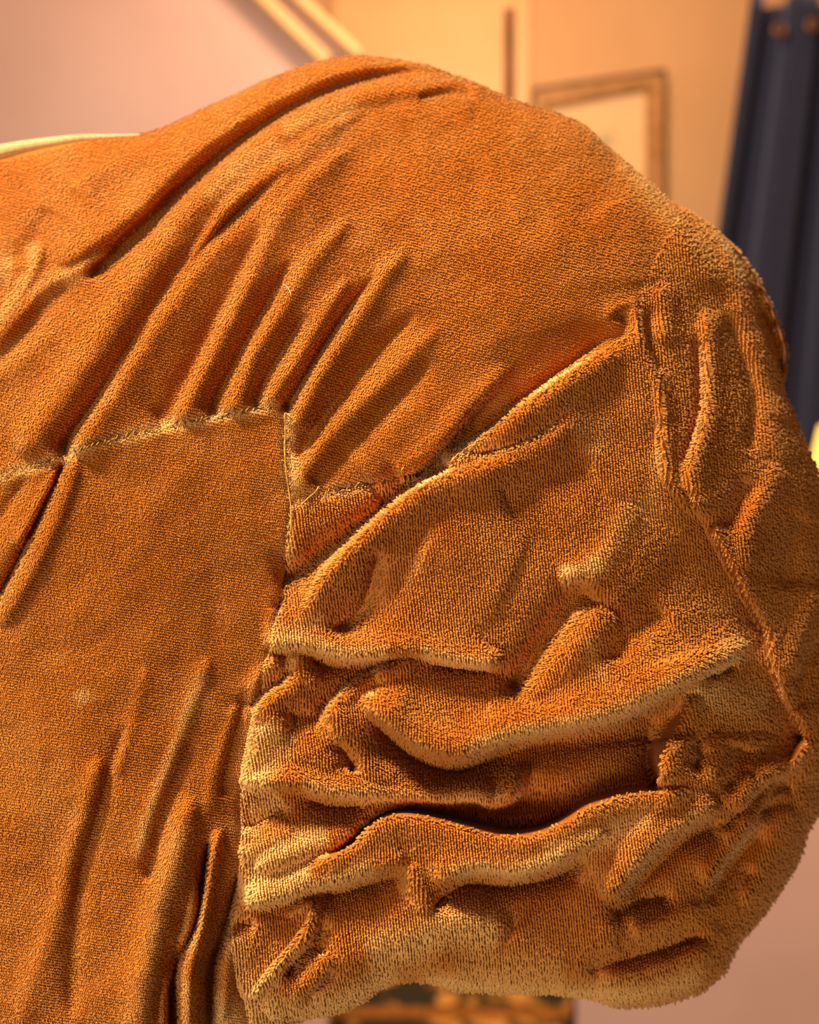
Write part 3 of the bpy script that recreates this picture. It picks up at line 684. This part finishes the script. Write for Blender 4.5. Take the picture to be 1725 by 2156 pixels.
# --- velvet pile: tapered tufts in rows, rooted on the cloth
def sample(G, x, y):
    u = (x-gx[0])/STEP; v = (y-gy[0])/STEP
    i = np.clip(np.floor(u).astype(int), 0, len(gx)-2); j = np.clip(np.floor(v).astype(int), 0, len(gy)-2)
    fu, fv = u-i, v-j
    if G.ndim == 3: fu = fu[:,None]; fv = fv[:,None]
    return (G[j,i]*(1-fu)+G[j,i+1]*fu)*(1-fv) + (G[j+1,i]*(1-fu)+G[j+1,i+1]*fu)*fv
ROW, ALONG = 6.0, 4.8
def lattice(ang, wob, ROW, ALONG):
    c, s = math.cos(ang), math.sin(ang)
    a = np.arange(-3000, 3000, ALONG); b = np.arange(-3000, 3000, ROW)
    Aa, Bb = np.meshgrid(a, b); Aa = Aa + (np.arange(len(b)) % 2)[:,None]*ALONG*0.5
    x = CX + Aa*c - Bb*s; y = CY + Aa*s + Bb*c
    m = (x > -476) & (x < 1780) & (y > 108) & (y < 2456)
    x, y = x[m], y[m]
    # the rows follow the cloth over the folds
    h = sample(H, x, y)
    keep = ((x > -70) & (y < 2200)) | (rng.random(len(x)) < 0.45); x, y, h = x[keep], y[keep], h[keep]   # thinner where the frame never looks
    x = x + wob[0]*h + rng.normal(0, .4, len(x)); y = y + wob[1]*h + rng.normal(0, .7, len(x))
    return x, y
TRIS = 0
for k, (ang, wob, rw, alg) in {0: (math.radians(14), (.3, -.2), 5.6, 4.0), 1: (math.radians(9), (.3, 0), 5.6, 4.0), 2: (math.radians(84), (.1, .3), 6.0, 3.7)}.items():
    x, y = lattice(ang, wob, rw, alg)
    ok = (classify(x, y) == k) & (sample(dS, x, y) > 0.8) & (x > gx[0]) & (y > gy[0])
    x, y = x[ok], y[ok]
    ok = ~((x < 300) & (y < np.interp(x, [-480, 0, 110, 200, 300], [400, 342, 316, 296, 284]))); x, y = x[ok], y[ok]
    # steep flanks get extra tufts so the density stays even over the cloth itself
    st = sample(AREA, x, y)/((STEP*sample(DEPTH, x, y)/F)**2)
    rep = np.minimum(np.floor(np.clip(st-1.0, 0, 4)*0.75 + rng.random(len(x))).astype(int), 3)
    xe = np.repeat(x, rep); ye = np.repeat(y, rep)
    xe = xe + rng.uniform(-3.2, 3.2, len(xe)); ye = ye + rng.uniform(-3.2, 3.2, len(ye))
    x = np.r_[x, xe]; y = np.r_[y, ye]
    ok = sample(dS, x, y) > 0.5; x, y = x[ok], y[ok]
    n = len(x); print('tufts', k, n, flush=True)
    st0 = sample(AREA, x, y)/((STEP*sample(DEPTH, x, y)/F)**2)
    dep = sample(DEPTH, x, y); p = unproj(x, y, dep); nr = sample(NRM, x, y); nr /= np.linalg.norm(nr, axis=1, keepdims=True)
    wr = sample(WEAR_SHEEN, x, y)
    # nap: leans down the cloth and fans a little
    nap = np.array([0.10, 0, -0.42]) + rng.normal(0, .06, (n, 3))
    nap[:,0] += 0.5*vnoise(x, y, 110, 31+k); nap[:,2] += 0.4*vnoise(x, y, 130, 41+k)
    nap -= (nap*nr).sum(1)[:,None]*nr
    d = nr + nap; d /= np.linalg.norm(d, axis=1, keepdims=True)
    u = np.cross(d, np.array([0.2, 0.3, 0.93])); u /= np.linalg.norm(u, axis=1, keepdims=True); v = np.cross(d, u)
    L = np.where((k == 2) & (st0 > 1.6), 1.28, 1.0)*(1.35e-3 + 0.16e-3*rng.normal(0, 1, n)) * (1-0.15*wr) * (0.52, 0.50, 0.98)[k]
    r0 = (0.33e-3, 0.33e-3, 0.34e-3)[k]; rr = np.array([[0.7, 1.0, 1.25]])*r0*(1+0.15*rng.normal(0, 1, (n, 1)))
    th = rng.random(n)*6.28
    bend = np.array([0, 0, -1.0])*0.22
    VV = []; WW = []
    LV = ((-0.05, 0), (0.92, 2)); NL = len(LV)
    for lev, (f_, rk) in enumerate(LV):
        cen_ = p + d*(L*f_)[:,None] + (bend*(L*max(f_, 0)**2)[:,None])
        for q in range(3):
            a_ = th + q*2.0944
            VV.append(cen_ + (u*np.cos(a_)[:,None] + v*np.sin(a_)[:,None])*rr[:,rk][:,None])
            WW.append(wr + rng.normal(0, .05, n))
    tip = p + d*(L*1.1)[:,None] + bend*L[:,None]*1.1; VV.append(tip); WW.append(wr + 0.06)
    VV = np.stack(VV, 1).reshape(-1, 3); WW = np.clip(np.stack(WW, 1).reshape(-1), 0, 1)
    tri = []
    for lv in range(0, 3*NL-3, 3):
        for q in range(3):
            a_, b_ = lv+q, lv+(q+1) % 3; tri += [(a_, b_, b_+3), (a_, b_+3, a_+3)]
    for q in range(3): tri.append((3*NL-3+q, 3*NL-3+(q+1) % 3, 3*NL))
    tri = np.array(tri); T_ = (tri[None] + (np.arange(n)*(3*NL+1))[:,None,None]).reshape(-1, 3)
    TRIS += len(T_)
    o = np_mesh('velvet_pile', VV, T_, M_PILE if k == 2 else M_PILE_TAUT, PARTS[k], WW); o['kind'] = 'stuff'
    at_ = o.data.attributes.new('fibre_direction', 'FLOAT_VECTOR', 'POINT')
    at_.data.foreach_set('vector', np.ascontiguousarray(np.repeat(d, 3*NL+1, axis=0), dtype=np.float32).ravel())
    at_ = o.data.attributes.new('cloth_normal', 'FLOAT_VECTOR', 'POINT')
    at_.data.foreach_set('vector', np.ascontiguousarray(np.repeat(nr, 3*NL+1, axis=0), dtype=np.float32).ravel())
print('pile tris', TRIS)

# --- back of the sleeve and shoulder, closing the form behind
BS = 16.0
bx_ = np.arange(-496, 1800, BS); by_ = np.arange(104, 2490, BS); BX, BY = np.meshgrid(bx_, by_)
bd, _, _, _, _ = seg_field(np.vstack([OUTP, OUTP[:1]]), BX, BY); bin_ = inside(OUT, BX, BY)
fx_, fy_ = BX.ravel(), BY.ravel()
edge = sample(BASE, np.clip(fx_, gx[0], gx[-1]-1), np.clip(fy_, gy[0], gy[-1]-1)).reshape(BX.shape)
t = np.clip(np.where(bin_, bd, 0)/330, 0, 1)
BD = D0 + (edge*(1-t) + 60*t + 16 + 70*np.sqrt(np.clip(1-(1-t)**2, 0, 1)) + 5*np.sin(BX/60+BY/90)*t)/1000
ringb = (~bin_) & (bd < BS*1.5)
bx2, by2 = BX.copy(), BY.copy(); jj, ii = np.nonzero(ringb)
qx, qy = BX[jj,ii], BY[jj,ii]; bb = np.full(len(jj), 1e9); nx = qx.copy(); ny = qy.copy()
for a, b in zip(OUTP, np.vstack([OUTP[1:], OUTP[:1]])):
    d = b-a; tt = np.clip(((qx-a[0])*d[0]+(qy-a[1])*d[1])/(d@d), 0, 1); xx = a[0]+tt*d[0]; yy = a[1]+tt*d[1]
    dd = np.hypot(qx-xx, qy-yy); m = dd < bb; bb[m] = dd[m]; nx[m] = xx[m]; ny[m] = yy[m]
bx2[jj,ii] = nx; by2[jj,ii] = ny
ub = bin_ | ringb
P3 = unproj(bx2, by2, BD)
j, i = np.nonzero(ub[:-1,:-1] & ub[1:,:-1] & ub[:-1,1:] & ub[1:,1:])
Wb = len(bx_); Q = np.stack([j*Wb+i, j*Wb+i+1, (j+1)*Wb+i+1, (j+1)*Wb+i], 1)
u_, inv = np.unique(Q.ravel(), return_inverse=True)
np_mesh('back_panel', P3.reshape(-1,3)[u_], inv.reshape(-1,4), mat('velvet_back', srgb(172, 88, 26), .8, .6, (1, .7, .4, 1), noise=(srgb(160, 78, 20), 60, 3), bump=(2600, .5)), dress)

# --- neckline binding, seam stitches, loose threads
def on(px_, py_, lift=0.0):
    a = np.array([float(px_)]); b = np.array([float(py_)]); d = sample(DEPTH, a, b)[0] - lift
    return at(px_, py_, d)
bm = bmesh.new()
bp = spline([(-470,384),(-300,360),(-140,342),(-60,334),(0,322),(50,310),(110,299),(170,290),(230,286),(300,282)], 6)
tube(bm, [on(a, max(b, 110)+3, 0.002) for a, b in bp], lambda t: 0.0062*(1-t)+0.0006, 10)
nb = from_bm('neckline_binding', bm, M_BIND, dress, True); nb['label'] = 'pale gold binding on the neckline'
def stitches(pts, spacing, ln, lift, r, m, name, jit=3.0, skip=.15):
    P = spline(pts, 12); L = np.r_[0, np.cumsum(np.hypot(*(P[1:]-P[:-1]).T))]; bm = bmesh.new()
    for s in np.arange(spacing, L[-1]-spacing, spacing):
        if random.random() < skip: continue
        x = np.interp(s, L, P[:,0]); y = np.interp(s, L, P[:,1])
        x2 = np.interp(s+2, L, P[:,0]); y2 = np.interp(s+2, L, P[:,1]); a = math.atan2(y2-y, x2-x) + random.gauss(-0.5, .4)
        dx, dy = math.cos(a)*ln/2, math.sin(a)*ln/2; x += random.gauss(0, jit*.4); y += random.gauss(0, jit*.5)
        if not (-460 < x < 1700 and 120 < y < 2440): continue
        tube(bm, [on(x-dx, y-dy, lift*.3), on(x, y, lift), on(x+dx, y+dy, lift*.3)], r, 4)
    o = from_bm(name, bm, m, dress, True); o['kind'] = 'stuff'; return o
stitches(SEAM_A[2:], 9, 13, .0022, .00022, M_THREAD, 'seam_stitching')
stitches(SEAM_A[5:], 15, 7, .0024, .00025, M_DARKTHREAD, 'dark_stitching', 5)
stitches(SEAM_B[:9], 13, 15, .0018, .0002, M_THREAD, 'seam_stitching', 2)
stitches(SEAM_B[1:9], 26, 14, .0021, .00024, M_DARKTHREAD, 'dark_stitching', 2)
stitches(SEAM_C, 8, 14, .0022, .0002, M_THREAD, 'seam_stitching', 5)
stitches(SEAM_C[2:], 12, 10, .0024, .0003, M_DARKTHREAD, 'dark_stitching', 5)
for pts, r in (([(599,930),(600,955),(602,990),(608,1030),(613,1072),(613,1120)], .00032),
               ([(634,1063),(650,1048),(664,1036),(672,1024)], .00028), ([(868,1014),(890,1003),(905,995),(911,1000),(908,1006)], .00028),
               ([(932,994),(948,975),(966,954)], .0003), ([(928,998),(944,982),(955,962),(958,950)], .00026), ([(848,1004),(846,990),(851,984)], .00028),
               ([(612,878),(600,870),(601,900),(600,940)], .00024)):
    bm = bmesh.new(); tube(bm, [on(a, b, .0034) for a, b in spline(pts, 5)], r, 6)
    from_bm('loose_thread', bm, M_THREAD, dress, True)
bm = bmesh.new()
tube(bm, [on(a, b, .0026) for a, b in spline([(596,598),(604,603),(610,612),(614,622)], 4)], .0002, 5)
tube(bm, [on(a, b, .003) for a, b in spline([(600,612),(606,606),(612,602)], 4)], .00016, 5)
from_bm('lint', bm, M_BIND, dress, True)
